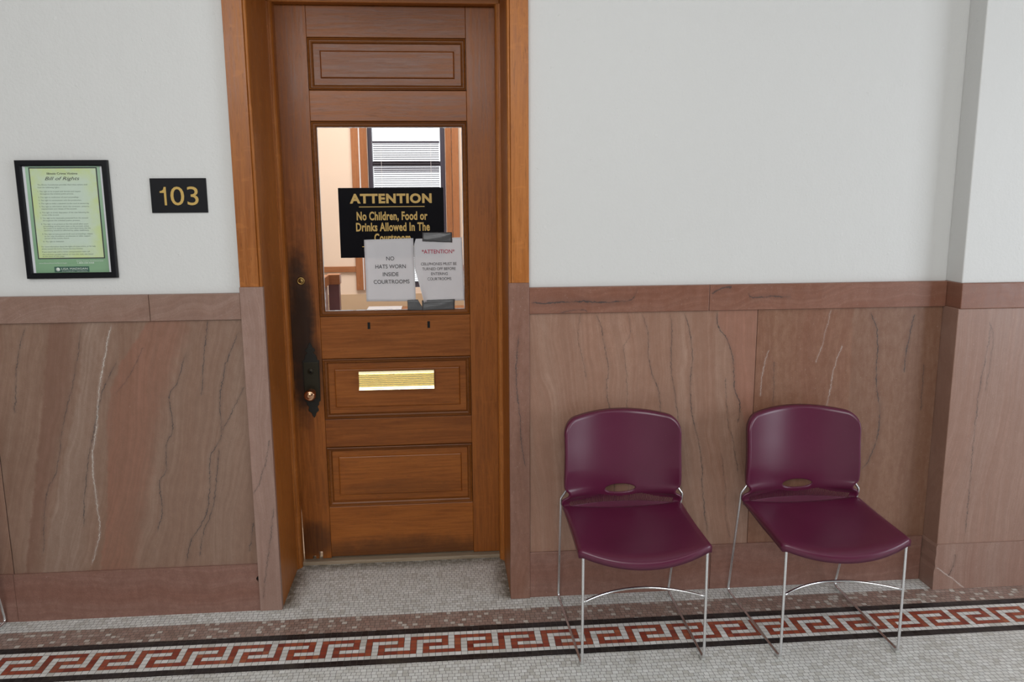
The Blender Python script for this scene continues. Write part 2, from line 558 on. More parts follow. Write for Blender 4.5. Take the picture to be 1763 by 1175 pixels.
M = {}
M['plaster'] = mat_plaster()
DK = (.045, .040, .040)
WH = (.50, .45, .42)
pan_base, pan_alt = (.265, .175, .135), (.30, .225, .185)
RED = (.300, .112, .070)
M['marble_left'] = mat_marble('pink_marble_left', (0.254, 0.145, 0.100), (0.307, 0.202, 0.150), [
    ([(-1.786, 1.246), (-1.824, 1.147), (-1.866, .896)], .0030, DK, .75),
    ([(-1.575, 1.241), (-1.623, 1.042), (-1.686, .839), (-1.735, .643), (-1.777, .56), (-1.821, .281)], .0030, DK, .6),
    ([(-1.456, 1.099), (-1.514, .988), (-1.56, .846), (-1.625, .575), (-1.648, .404)], .0038, DK, .75),
    ([(-1.179, 1.133), (-1.228, 1.001), (-1.262, .94), (-1.255, .836), (-1.293, .732), (-1.295, .648), (-1.33, .574), (-1.326, .51), (-1.352, .369)], .0034, DK, .8),
    ([(-1.088, 1.262), (-1.112, 1.121), (-1.132, .947)], .0030, DK, .8),
    ([(-.97, 1.209), (-1.04, 1.037), (-1.064, .904), (-1.065, .788), (-1.119, .684), (-1.128, .556), (-1.15, .448), (-1.226, .309), (-1.25, .227)], .0036, DK, .85),
    ([(-.96, .984), (-1.022, .871), (-1.061, .799)], .0030, DK, .8),
    ([(-1.081, .725), (-1.117, .49), (-1.173, .34), (-1.192, .252)], .0034, DK, .8),
    ([(-.962, .397), (-.985, .265)], .0034, DK, .7),
    ([(-1.346, 1.157), (-1.413, 1.037), (-1.468, .967)], .0026, DK, .5),
    ([(-1.461, 1.254), (-1.503, 1.1), (-1.535, .968), (-1.551, .866), (-1.587, .637), (-1.584, .434), (-1.631, .234)], .0022, (.55, .52, .48), .85),
], slant=.22, bands=5.0, regions=[
    ([(-1.328, 1.256), (-1.499, .937), (-1.552, .465), (-1.60, .22)], [(-1.136, 1.252), (-1.258, .93), (-1.40, .395), (-1.44, .22)], RED, .55),
    ([(-1.70, 1.256), (-1.76, .93), (-1.90, .22)], [(-1.575, 1.256), (-1.60, 1.042), (-1.70, .70), (-1.83, .22)], (.205, .100, .070), .75),
    ([(-1.575, 1.256), (-1.60, 1.042), (-1.70, .70), (-1.83, .22)], [(-1.46, 1.256), (-1.535, .968), (-1.64, .22)], (.36, .26, .205), .55),
], seed=1.3)
M['marble_far_left'] = mat_marble('pink_marble_far_left', (0.267, 0.142, 0.097), (0.323, 0.198, 0.143), [], slant=.2, bands=6, seed=8.1)
M['marble_mid'] = mat_marble('pink_marble_striped', (0.329, 0.180, 0.124), (0.392, 0.249, 0.183), [
    ([(.424, 1.264), (.413, 1.178), (.434, 1.063), (.449, .969)], .0030, DK, .35),
    ([(.486, 1.262), (.519, 1.165), (.532, 1.072), (.545, 1.013), (.536, .949), (.556, .824), (.57, .6), (.60, .22)], .0032, DK, .65),
    ([(.624, 1.26), (.635, 1.179), (.609, 1.105), (.623, .982), (.626, .84), (.64, .5), (.66, .22)], .0026, DK, .45),
    ([(.68, 1.256), (.709, 1.172), (.717, 1.062), (.733, .997), (.762, .914), (.774, .818), (.79, .5), (.82, .22)], .0034, DK, .75),
    ([(.801, 1.256), (.813, 1.152), (.813, 1.054), (.835, .9), (.851, .786), (.87, .5), (.89, .22)], .0028, DK, .65),
    ([(.859, 1.261), (.889, 1.168), (.906, 1.028), (.898, .951), (.913, .814), (.936, .717), (.958, .622), (.967, .496), (.999, .261)], .0034, DK, .75),
    ([(1.006, 1.258), (1.007, 1.212), (1.052, 1.136), (1.085, 1.035), (1.093, .928), (1.124, .826), (1.115, .765)], .0042, DK, .8),
    ([(1.052, .971), (1.063, .851), (1.08, .742), (1.09, .712), (1.128, .537)], .0026, DK, .65),
    ([(1.047, .635), (1.072, .476), (1.083, .314), (1.106, .232)], .0026, DK, .5),
], slant=-.10, bands=9.0, regions=[
    ([(1.006, 1.258), (1.007, 1.212), (1.052, 1.136), (1.085, 1.035), (1.093, .928), (1.124, .826), (1.17, .68)], None, (.36, .165, .115), .85),
    ([(.40, 1.26), (.43, .6), (.46, .22)], [(.69, 1.256), (.72, 1.06), (.76, .6), (.80, .22)], (.38, .215, .150), .45),
], seed=2.2)
M['marble_right'] = mat_marble('brown_marble_right', (0.270, 0.125, 0.077), (0.317, 0.173, 0.110), [
    ([(1.504, 1.258), (1.476, 1.114), (1.45, 1.021)], .0018, WH, .55),
    ([(1.562, 1.102), (1.529, .956), (1.512, .808)], .0018, WH, .7),
    ([(1.241, 1.088), (1.223, 1.027), (1.21, .88)], .0016, WH, .7),
    ([(1.679, 1.244), (1.72, 1.13), (1.729, .94), (1.757, .758), (1.728, .595), (1.688, .53)], .0050, DK, .75),
    ([(1.878, 1.23), (1.858, 1.074), (1.851, .969)], .0046, DK, .75),
    ([(1.94, 1.009), (1.944, .795)], .0036, DK, .6),
    ([(1.265, 1.036), (1.27, .836)], .0046, DK, .45),
], slant=-.02, bands=6.0, regions=[([(1.60, 1.26), (1.61, .7), (1.62, .22)], None, (.26, .162, .112), .6)], speck=.9, seed=5.5)
M['marble_pilaster'] = mat_marble('pink_marble_pilaster', (0.323, 0.184, 0.136), (0.368, 0.239, 0.189), [
    ([(2.159, 1.202), (2.13, .741), (2.132, .248)], .0024, DK, .7),
    ([(2.151, 1.21), (2.173, 1.108), (2.16, .90)], .0024, DK, .5),
], slant=.05, bands=9, seed=4.1)
M['marble_cap'] = mat_marble('rose_marble_cap', (0.254, 0.109, 0.070), (0.286, 0.142, 0.098), [
    ([(1.307, .215), (1.308, .322), (1.312, .406), (1.305, .492), (1.308, .617), (1.366, .660)], .0060, DK, .85),
    ([(1.333, .974), (1.353, 1.014), (1.362, 1.06)], .0070, DK, .7),
    ([(1.335, 1.13), (1.315, 1.16), (1.318, 1.24), (1.314, 1.32)], .0055, DK, .7),
    ([(1.262, .33), (1.272, .37), (1.276, .42), (1.268, .45)], .0035, DK, .6),
], horiz=True, bands=8, slant=.1, seed=6.6)
M['marble_cap_left'] = mat_marble('grey_rose_marble_cap', (0.289, 0.171, 0.130), (0.326, 0.213, 0.169), [], horiz=True, bands=9, slant=.3, seed=7.7)
M['marble_base'] = mat_marble('rose_marble_base', (0.267, 0.132, 0.099), (0.312, 0.178, 0.143), [], horiz=True, bands=9, seed=9.2, speck=.8)
M['marble_base_pilaster'] = mat_marble('rose_marble_plinth', (0.323, 0.189, 0.146), (0.355, 0.235, 0.189), [
    ([(2.009, .106), (2.059, .071), (2.144, .003)][::-1], .0026, (.62, .58, .54), .9),
    ([(2.092, .166), (2.085, .11), (2.070, .063)], .0034, (.03, .025, .025), .95),
], bands=9, seed=3.2)
M['marble_strip_left'] = mat_marble('rose_marble_upright_left', (0.330, 0.200, 0.158), (0.362, 0.242, 0.197), [
    ([(-.87, .761), (-.903, .629), (-.949, .524)], .0026, DK, .75),
    ([(-.868, .466), (-.906, .248), (-.94, .054)], .0026, DK, .75),
], bands=12, seed=2.9)
M['marble_strip_right'] = mat_marble('rose_marble_upright_right', (0.272, 0.134, 0.093), (0.314, 0.177, 0.135), [
    ([(.164, 1.178), (.15, 1.002), (.163, .846), (.168, .749), (.191, .601)], .0036, DK, .75),
], bands=12, seed=1.9, speck=.8)
LT, DKW = (.42, .150, .034), (.265, .080, .013)
M['oak_v'] = mat_wood('oak_casing', 'z', LT, DKW, fleck=.20)
M['oak_h'] = mat_wood('oak_head', 'x', LT, DKW, fleck=.1)
GR = [(-.80, 1.12, .075, .46, .93), (-.75, .95, .07, .2, .6), (-.80, .12, .14, .10, .6)]
M['door_v'] = mat_wood('oak_door_upright', 'z', (.285, .090, .016), (.150, .041, .006), grime=GR, fleck=.10)
M['door_h'] = mat_wood('oak_door_rail', 'x', (.315, .100, .017), (.175, .048, .007), grime=[(-.37, .02, .6, .11, .62), (-.37, .36, .30, .05, .22)], fleck=.05)
M['moulding'] = mat_wood('oak_door_moulding', 'x', (.22, .072, .014), (.12, .036, .006), fleck=.0)
M['threshold'] = mat_wood('worn_threshold_wood', 'x', (.38, .30, .21), (.24, .18, .12), deep=(.06, .04, .025), gloss=.6, fleck=.0)
M['mosaic'] = mat_mosaic()
M['glass'] = mat_glass('door_glass')
M['paper'] = mat_paper()
M['chrome'] = mat_chrome()
M['far_wall'] = plain('dark_unseen_wall', (.095, .085, .08), .5, scale=3)  # unseen opposite wall, colour made dark to cut frontal reflections on the chairs
M['shell'] = mat_shell()
M['brass'] = plain('polished_brass', (1.0, .88, .55), .22, 1.0, var=.02)
M['old_brass'] = mat_brass('tarnished_brass', (.38, .25, .09), .30)
M['copper'] = mat_brass('worn_copper_bronze', (.60, .34, .20), .16)
M['bronze'] = plain('blackened_bronze', (.012, .011, .008), .42, .4)
M['bronze_plate'] = plain('dark_bronze', (.026, .022, .012), .40, .6)
M['black'] = plain('black_lacquer', (.006, .006, .008), .40, Specular_IOR_Level=.16)
M['sign_black'] = plain('black_acrylic', (.004, .004, .006), .10)
M['plate_black'] = plain('black_engraving_plastic', (.005, .005, .007), .45, Specular_IOR_Level=.16)
M['gold'] = plain('gold_lettering', (.50, .32, .07), .45)
M['ink'] = plain('black_ink', (.03, .03, .035), .7)
M['ink_red'] = plain('red_ink', (.42, .018, .06), .7)
M['ink_grey'] = plain('faded_print', (.15, .20, .16), .7)
M['ink_pale'] = plain('pale_print', (.66, .72, .66), .7)
M['white_print'] = plain('white_card', (.66, .67, .70), .6)
M['tape'] = mat_tape()
M['poster'] = mat_poster()
M['poster_field'] = mat_poster_field()
M['poster_dark'] = plain('dark_green_print', (.035, .10, .07), .5)
M['rubber'] = plain('clear_plastic_glide', (.42, .42, .40), .35)
M['void'] = plain('dark_slot', (.006, .005, .004), .9)
M['cream'] = plain('cream_paint', (.80, .665, .545), .6, scale=2)
M['tan'] = plain('tan_dado_paint', (.56, .42, .28), .6, scale=2)
M['white_trim'] = plain('white_cord', (.75, .74, .75), .5)
M['court_wood'] = mat_wood('courtroom_oak', 'z', (.40, .175, .078), (.31, .125, .050), fleck=.1)
M['court_wood_h'] = mat_wood('courtroom_oak_rail', 'x', (.40, .175, .078), (.31, .125, .050), fleck=.1)
M['court_dark'] = plain('courtroom_plum_brown', (.16, .075, .085), .35, scale=14)
M['court_pale'] = plain('courtroom_panel_sheen', (.50, .38, .38), .30, scale=10)  # bright reflection in the varnish painted in as pale lilac
M['sash'] = plain('dark_window_sash', (.045, .042, .065), .4)
M['blind'] = plain('blind_slat', (.13, .13, .17), .5)
M['court_floor'] = plain('courtroom_floor', (.45, .36, .27), .5, scale=4)

# ------------------------------------------------------------------ text
_capH = {}


def text_mesh(body, bold=0.0, shear=0.0, spacing=1.0):
    c = bpy.data.curves.new('text', 'FONT')
    c.body = body
    c.offset = bold
    c.shear = shear
    c.space_character = spacing
    c.resolution_u = 4
    o = bpy.data.objects.new('text', c)
    COL.objects.link(o)
    dg = bpy.context.evaluated_depsgraph_get()
    dg.update()
    me = o.evaluated_get(dg).to_mesh()
    vs = [tuple(v.co) for v in me.vertices]
    fs = [tuple(p.vertices) for p in me.polygons]
    o.evaluated_get(dg).to_mesh_clear()
    bpy.data.objects.remove(o)
    bpy.data.curves.remove(c)
    return vs, fs


def cap_h():
    if 'h' not in _capH:
        vs, _ = text_mesh('H')
        _capH['h'] = max(v[1] for v in vs)
    return _capH['h']


def put_text(mb, body, x0, x1, zbase, h, y, bold=0.0, shear=0.0, align=None, spacing=1.0):
    """cap height h, baseline zbase; stretched to span x0..x1 unless align is 'L' / 'C' (then natural width)"""
    vs, fs = text_mesh(body, bold, shear, spacing)
    a, b = min(v[0] for v in vs), max(v[0] for v in vs)
    sz = h / cap_h()
    sx = (x1 - x0) / (b - a) if align is None else sz
    ox = x0 - a * sx
    if align == 'C':
        ox = (x0 + x1) / 2 - (a + b) / 2 * sx
    mb.add([(ox + v[0] * sx, y, zbase + v[1] * sz) for v in vs], fs)
    return mb


# ------------------------------------------------------------------ setting: corridor
st('floor', MB().box(-7, 7, -9, .41, -.06, 0), M['mosaic'], 'white mosaic floor with a red meander band between two black lines', 'floor')
TOP = 3.7
w = MB()
w.box(-7, -.89, .010, .50, 0, TOP)
w.box(.152, 2.2, .010, .50, 0, TOP)
w.box(-.89, .152, .010, .50, 2.64, TOP)
st('wall_front', w, M['plaster'], 'white painted plaster wall around the oak door', 'wall')
st('wall_pilaster', MB().box(2.013, 7, -.102, .010, 1.37, TOP), M['plaster'], 'white plaster pier standing proud of the wall at right', 'wall', .004)

st('ceiling', MB().box(-7.2, 7.2, -7.2, 4.2, TOP, TOP + .1), M['plaster'], 'white ceiling above the corridor and courtroom', 'ceiling')
st('wall_behind', MB().box(-7.2, 7.2, -7.2, -7, 0, TOP), M['far_wall'], 'unseen corridor wall opposite the door, made dark to dim reflections', 'wall')
st('wall_left_end', MB().box(-7.2, -7, -7, .5, 0, TOP), M['plaster'], 'white end wall of the corridor, left', 'wall')
st('wall_right_end', MB().box(7, 7.2, -7, .5, 0, TOP), M['plaster'], 'white end wall of the corridor, right', 'wall')

# wainscot slabs
st('wall_dado_left', MB().box(-1.942, -.95, 0, .010, .205, 1.264), M['marble_left'], 'brown and pink marble slab with a white vein left of the door', 'marble panel', .0015)
st('wall_dado_far_left', MB().box(-7, -1.945, 0, .010, .205, 1.264), M['marble_far_left'], 'marble slab cut off by the left edge of the photo', 'marble panel', .0015)
st('wall_dado_middle', MB().box(.207, 1.1815, 0, .010, .205, 1.264), M['marble_mid'], 'striped tan marble slab behind the chair next to the door', 'marble panel', .0015)
st('wall_dado_right', MB().box(1.1835, 2.0055, 0, .010, .205, 1.264), M['marble_right'], 'speckled brown marble slab in the corner by the pier', 'marble panel', .0015)
st('wall_dado_pilaster', MB().box(2.006, 7, -.106, .010, .205, 1.264), M['marble_pilaster'], 'pale pink marble slab facing the pier at right', 'marble panel', .003)
# caps
st('trim_1', MB().box(-7, -1.306, -.013, .012, 1.262, 1.368), M['marble_cap_left'], 'marble cap rail under the framed poster', 'marble cap', .002)
st('trim_2', MB().box(-1.3045, -.953, -.013, .012, 1.262, 1.368), M['marble_cap_left'], 'short marble cap rail piece left of the door', 'marble cap', .002)
st('trim_3', MB().box(.207, .965, -.013, .012, 1.262, 1.371), M['marble_cap'], 'dark veined marble cap rail piece right of the door', 'marble cap', .002)
st('trim_4', MB().box(.9665, 2.0075, -.013, .012, 1.262, 1.371), M['marble_cap'], 'marble cap rail piece running into the corner', 'marble cap', .002)
st('trim_5', MB().box(2.0085, 7, -.114, .012, 1.264, 1.372), M['marble_cap'], 'marble cap rail piece on the pier', 'marble cap', .003)
# bases
b = MB().box(-7, -1.945, -.008, .012, 0, .212)
st('baseboard_far_left', b, M['marble_base'], 'rose marble base at the left edge of the photo', 'baseboard', .002)
b = MB().prism([(-1.9435, 0), (-.952, 0), (-.952, .128), (-.961, .138), (-.964, .146), (-.958, .156), (-.952, .160), (-.952, .212), (-1.9435, .212)], -.008, .012)
st('baseboard_left', b, M['marble_base'], 'rose marble base left of the door with a chipped end', 'baseboard')
st('trim_6', MB().box(-.966, -.950, .0005, .013, .125, .165), M['void'], 'black chip in the marble base beside the door upright', 'chip')
st('baseboard_middle', MB().box(.207, 1.0145, -.008, .012, 0, .210), M['marble_base'], 'rose marble base behind the chair next to the door', 'baseboard', .002)
st('baseboard_right', MB().box(1.016, 1.9978, -.008, .012, 0, .210), M['marble_base'], 'rose marble base behind the chair next to the pier', 'baseboard', .002)
bp_ = MB().prism([(1.999, 0), (7, 0), (7, .214), (2.004, .214), (2.000, .200), (2.002, .17), (1.999, .135), (2.002, .11), (1.998, .09)], -.113, .012)
st('baseboard_pilaster', bp_, M['marble_base_pilaster'], 'cracked pink marble base block of the pier', 'baseboard')
# marble uprights beside the door
st('trim_7', MB().box(-.953, -.861, -.015, .012, 0, 1.392), M['marble_strip_left'], 'marble upright at the left foot of the door casing', 'marble upright', .002)
st('trim_8', MB().box(.1217, .207, -.015, .012, 0, 1.392), M['marble_strip_right'], 'marble upright at the right foot of the door casing', 'marble upright', .002)

# wooden casing and jambs
c = MB().box(-.949, -.874, -.016, .012, 1.3925, 2.80)
c.tube([(-.868, -.008, 1.3925), (-.868, -.008, 2.80)], .0068, 16)
c.box(-.8745, -.862, -.004, .012, 1.3925, 2.80)
st('trim_9', c, M['oak_v'], 'oak casing with a beaded edge left of the door', 'door casing', .0012)
c = MB().box(.134, .206, -.016, .012, 1.3925, 2.80)
c.tube([(.128, -.008, 1.3925), (.128, -.008, 2.80)], .0062, 16)
c.box(.123, .1345, -.004, .012, 1.3925, 2.80)
st('trim_10', c, M['oak_v'], 'oak casing with a beaded edge right of the door', 'door casing', .0012)
st('trim_11', MB().box(-.89, -.862, .012, .50, 0, 2.64), M['oak_v'], 'oak jamb on the left of the door recess', 'door jamb', .002)
st('trim_12', MB().box(.1225, .152, .012, .50, 0, 2.64), M['oak_v'], 'oak jamb on the right of the door recess', 'door jamb', .002)
st('trim_13', MB().box(-.862, .1225, .012, .50, 2.605, 2.64), M['oak_h'], 'oak head jamb over the door', 'door jamb', .002)


def stop_prof(x, s, z0, z1):
    # moulded stop: ovolo on the viewer's side, s = direction into the opening
    pts = [(0, .372), (.006, .372), (.006, .380), (.014, .383), (.019, .391), (.020, .400), (.020, .436), (0, .436)]
    mb = MB()
    v = [(x + s * a, y, z) for z in (z0, z1) for a, y in pts]
    n = len(pts)
    f = [tuple(range(n)), tuple(range(2 * n - 1, n - 1, -1))] + [(i, (i + 1) % n, (i + 1) % n + n, i + n) for i in range(n)]
    return mb.add(v, f)


st('trim_14', stop_prof(-.862, 1, 0, 2.556), M['oak_v'], 'moulded oak stop along the latch side of the door', 'door stop')
st('trim_15', stop_prof(.1225, -1, 0, 2.556), M['oak_v'], 'moulded oak stop along the hinge side of the door', 'door stop')
st('trim_16', MB().box(-.862, .1225, .385, .436, 2.556, 2.606), M['oak_h'], 'oak stop across the top of the door', 'door stop', .004)
st('trim_17', MB().box(-.862, .1225, .41, .52, -.02, .016), M['threshold'], 'worn wooden threshold under the door', 'threshold', .006)

# ------------------------------------------------------------------ door
door = thing('door_1', (-.367, .46, .018), 'oak panelled door with a glass light and brass letter slot', 'door', None, 'structure')
DY, DB = .440, .484
x0, x1, a0, a1 = -.838, .112, -.7115, -.0225
# left stile with a worn, notched foot
s_ = MB().prism([(-.8375, .020), (-.800, .020), (-.800, .034), (-.784, .034), (-.784, .020), (-.770, .020), (-.770, .055), (-.752, .055), (-.752, .020), (a0, .020), (a0, 2.571), (-.8465, 2.571), (-.8465, .38), (-.8410, .24)], DY, DB)
obj('stile', s_, M['door_v'], door)
obj('stile', MB().box(a1, x1, DY, DB, .020, 2.571), M['door_v'], door, .0012)
g = .0003
for z0, z1 in ((2.424, 2.571), (2.072, 2.203), (1.003, 1.200), (.577, .713), (.026, .279)):
    obj('rail', MB().box(a0 + g, a1 - g, DY + .0006, DB, z0, z1), M['door_h'], door, .0025)
PROF = [(0, DY + .012), (.0016, DY + .012), (.0026, DY - .0035), (.006, DY - .005), (.010, DY - .001), (.012, DY + .003), (.014, DY + .003), (.020, DY + .006), (.0235, DY + .012), (.025, DY + .024)]


def panel(z0, z1):
    p = MB().box(a0, a1, DY + .018, DY + .030, z0, z1)
    i = .056
    p.frame(a0 + .02, a1 - .02, z0 + .02, z1 - .02, [(0, DY + .0175), (i - .028, DY + .0175), (i - .026, DY + .021), (i - .024, DY + .0175), (i - .021, DY + .0125), (i - .018, DY + .0115)])
    d = .02 + i - .018
    p.add([(a0 + d, DY + .0115, z0 + d), (a1 - d, DY + .0115, z0 + d), (a1 - d, DY + .0115, z1 - d), (a0 + d, DY + .0115, z1 - d)], [(0, 1, 2, 3)])
    obj('panel', p, M['door_h'], door)
    obj('panel_moulding', MB().frame(a0, a1, z0, z1, PROF), M['moulding'], door)


panel(2.203, 2.424)
panel(.713, 1.003)
panel(.279, .577)
obj('glazing_bead', MB().frame(a0, a1, 1.200, 2.072, PROF), M['moulding'], door)
pane = obj('glass_pane', MB().box(a0 + .004, a1 - .004, DY + .021, DY + .025, 1.204, 2.068), M['glass'], door)
pane['label'] = 'clear glass pane'
# rough pale putty line round the glass
rp = random.Random(3)
pt = MB()
for (ax, az, bx, bz) in ((a0 + .024, 2.046, a1 - .024, 2.046), (a0 + .026, 1.226, a1 - .026, 1.226), (a0 + .025, 1.224, a0 + .025, 2.046), (a1 - .025, 1.224, a1 - .025, 2.046)):
    L = 46
    for k in range(L):
        t0, t1 = k / L, (k + 1) / L
        h = .0005 + .0020 * rp.random() ** 2
        px, pz, qx, qz = ax + (bx - ax) * t0, az + (bz - az) * t0, ax + (bx - ax) * t1, az + (bz - az) * t1
        if az == bz:
            pt.box(px, qx, DY + .0185, DY + .0208, pz - h, pz + h)
        else:
            pt.box(px - h, px + h, DY + .0185, DY + .0208, pz, qz)
obj('putty', pt, M['white_print'], door)
for kx_ in (-.4905, -.2155):
    obj('mounting_slot', MB().box(kx_ - .006, kx_ + .006, DY - .0012, DY + .004, 1.140, 1.171), M['void'], door)['label'] = 'short black slot in the rail'
# letter slot
ls = obj('letter_slot', MB().box(-.543, -.198, DY + .002, DY + .014, .855, .944), M['old_brass'], door, .001)
fp = [(.928, -.004), (.930, -.011), (.939, -.012), (.943, -.006), (.944, .004)]
flap = MB()
prof = [(.944, .006), (.9438, -.007), (.941, -.012), (.932, -.0135), (.929, -.0100)]
zz = .927
while zz > .866:
    prof += [(zz, -.0120), (zz - .0018, -.0170), (zz - .0035, -.0185), (zz - .0056, -.0170), (zz - .0078, -.0120)]
    zz -= .0088
prof += [(.864, -.013), (.861, -.014), (.859, -.020), (.855, -.021), (.854, -.014), (.854, .006)]
n_ = len(prof)
v_ = [(x, DY + yy, z) for x in (-.5445, -.1965) for z, yy in prof]
flap.add(v_, [tuple(range(n_)), tuple(range(2 * n_ - 1, n_ - 1, -1))] + [(i, (i + 1) % n_, (i + 1) % n_ + n_, i + n_) for i in range(n_)])
obj('flap', flap, M['brass'], ls)['label'] = 'ribbed polished brass flap'
# lock plate with ornamental ends
LX = -.7625
up_ = [(.0385, .993), (.0385, .999), (.030, 1.000), (.028, 1.012), (.024, 1.024), (.016, 1.030), (.014, 1.036), (.020, 1.040), (.022, 1.048), (.018, 1.055), (.012, 1.058), (.010, 1.066), (.006, 1.074), (0, 1.084)]
lo_ = [(.036, .813), (.036, .806), (.028, .800), (.027, .786), (.020, .780), (.021, .772), (.024, .766), (.023, .757), (.016, .752), (.010, .746), (.008, .736), (0, .724)]
pts = [(LX + a, z) for a, z in reversed(up_)] + [(LX + a + .004 * (0.813 - z) / .09, z) for a, z in lo_]
pts += [(LX - a + .004 * (0.813 - z) / .09, z) for a, z in reversed(lo_[:-1])] + [(LX - a, z) for a, z in up_[:-1]]
lp = obj('lock_plate', MB().prism(pts, DY - .0035, DY + .001), M['bronze'], door, .0012)
obj('plate_face', MB().box(LX - .034, LX + .034, DY - .0060, DY - .003, .817, .990), M['bronze_plate'], lp, .0015)
kh = MB().lathe((LX - .002, DY - .006, .947), [(.014, 0), (.014, .002), (.011, .0035), (.009, .002), (.009, .0045), (.005, .005)], 28)
obj('keyhole_rosette', kh, M['bronze_plate'], lp)
obj('keyhole', MB().lathe((LX - .002, DY - .0105, .947), [(.0045, 0), (.0045, .001)], 16).box(LX - .0042, LX + .0002, DY - .0115, DY - .0105, .938, .947), M['void'], lp)
kn = MB().lathe((LX - .004, DY - .005, .8435), [(.022, 0), (.022, .004), (.013, .007), (.010, .022), (.013, .027), (.022, .032), (.0265, .040), (.0265, .048), (.0235, .056), (.017, .0615), (.015, .0605), (.012, .063), (.006, .0645), (.004, .0635), (.0005, .064)], 40)
obj('door_knob', kn, M['copper'], door)['label'] = 'worn copper coloured door knob'
cyl = MB().lathe((-.788, DY + .0005, 1.3675), [(.0185, 0), (.0185, .003), (.016, .006), (.0125, .0062), (.0115, .0045), (.0105, .0045), (.0100, .0068), (.001, .007)], 32)
dl = obj('deadbolt', cyl, M['old_brass'], door)
obj('keyway', MB().box(-.7892, -.7868, DY - .0078, DY - .0066, 1.3615, 1.373), M['void'], dl)

# ------------------------------------------------------------------ signs and papers on the glass
GY = DY + .0205
sg = thing('attention_sign', (-.370, GY, 1.468), 'black sign with gold ATTENTION lettering on the door glass', 'sign')
obj('sign_board', MB().box(-.6065, -.1345, GY - .0045, GY - .0002, 1.468, 1.782), M['sign_black'], sg, .0006)
ty = GY - .0052
t = put_text(MB(), 'ATTENTION', -.556, -.188, 1.7150, .038, ty, bold=.046, spacing=1.12)
obj('headline', t, M['gold'], sg)
t = MB().box(-.516, -.221, ty, ty + .0006, 1.6955, 1.6990)
obj('rule_line', t, M['gold'], sg)
t = MB().box(-.508, -.250, ty, ty + .0006, 1.5165, 1.5200)
obj('rule_line', t, M['gold'], sg)
t = put_text(MB(), 'No Children, Food or', -.528, -.209, 1.6385, .0355, ty, bold=.030, spacing=1.06)
put_text(t, 'Drinks Allowed In The', -.5325, -.1995, 1.5890, .0355, ty, bold=.030, spacing=1.06)
put_text(t, 'Courtroom', -.452, -.288, 1.5400, .0355, ty, bold=.030, spacing=1.06)
obj('lettering', t, M['gold'], sg)


def sheet(corners, fn, nx=14, nz=18, th=.0004):
    """paper between four corners (tl, tr, br, bl) with fn(s, t) -> lift towards the viewer"""
    mb = MB()
    tl, tr, br, bl = corners
    y = GY - .0062
    for j in range(nz + 1):
        t_ = j / nz
        for i in range(nx + 1):
            s1 = i / nx
            x = (tl[0] * (1 - s1) + tr[0] * s1) * (1 - t_) + (bl[0] * (1 - s1) + br[0] * s1) * t_
            z = (tl[1] * (1 - s1) + tr[1] * s1) * (1 - t_) + (bl[1] * (1 - s1) + br[1] * s1) * t_
            dx, dy = fn(s1, t_)
            mb.v.append((x + dx, y - dy, z))
    for j in range(nz):
        for i in range(nx):
            a = j * (nx + 1) + i
            mb.f.append((a, a + 1, a + nx + 2, a + nx + 1))
            mb.sm.append(True)
    return mb


def sheet_obj(mb, parent):
    o = obj('paper', mb, M['paper'], parent)
    m = o.modifiers.new('t', 'SOLIDIFY')
    m.thickness = .0003
    return o


n1 = thing('paper_notice', (-.388, GY - .004, 1.266), 'white paper notice about hats taped low on the door glass', 'notice', 'paper notices on the door glass')
sheet_obj(sheet([(-.4990, 1.5495), (-.2760, 1.5545), (-.2720, 1.2640), (-.4985, 1.2665)], lambda s, t: (0, .0006 * math.sin(t * 7) + .0008 * s * t)), n1)
py = GY - .0092
t = MB()
for body, xa, xb, z in (('NO', -.4015, -.3655, 1.4545), ('HATS WORN', -.4520, -.3140, 1.4180), ('INSIDE', -.4190, -.3480, 1.3825), ('COURTROOMS', -.4620, -.2990, 1.3480)):
    put_text(t, body, xa, xb, z, .0175, py)
obj('printing', t, M['ink'], n1)

n2 = thing('paper_notice', (-.160, GY - .004, 1.262), 'white paper notice about cellphones with a red heading and curled left edge', 'notice', 'paper notices on the door glass')


def curl(s, t):
    e = max(0, t - .45) / .55
    k = max(0, 1 - s / .28)
    top = max(0, 1 - s / .10) * max(0, 1 - t / .10)
    return (.040 * e * k + .010 * top, .022 * e * k * k + .002 * math.sin(s * 5 + t * 6) ** 2 * .4 + .006 * top)


sheet_obj(sheet([(-.2745, 1.5515), (-.0540, 1.5560), (-.0475, 1.2640), (-.2735, 1.2590)], curl, 24, 24), n2)
t = put_text(MB(), '*ATTENTION*', -.2390, -.0890, 1.4840, .0170, py - .001, bold=.004)
obj('heading', t, M['ink_red'], n2)
t = MB()
for body, xa, xb, z in (('CELLPHONES MUST BE', -.2440, -.0810, 1.4295), ('TURNED OFF BEFORE', -.2385, -.0855, 1.4070), ('ENTERING', -.1985, -.1225, 1.3840), ('COURTROOMS', -.2155, -.1065, 1.3605)):
    put_text(t, body, xa, xb, z, .0128, py - .001, bold=-.004)
obj('printing', t, M['ink'], n2)


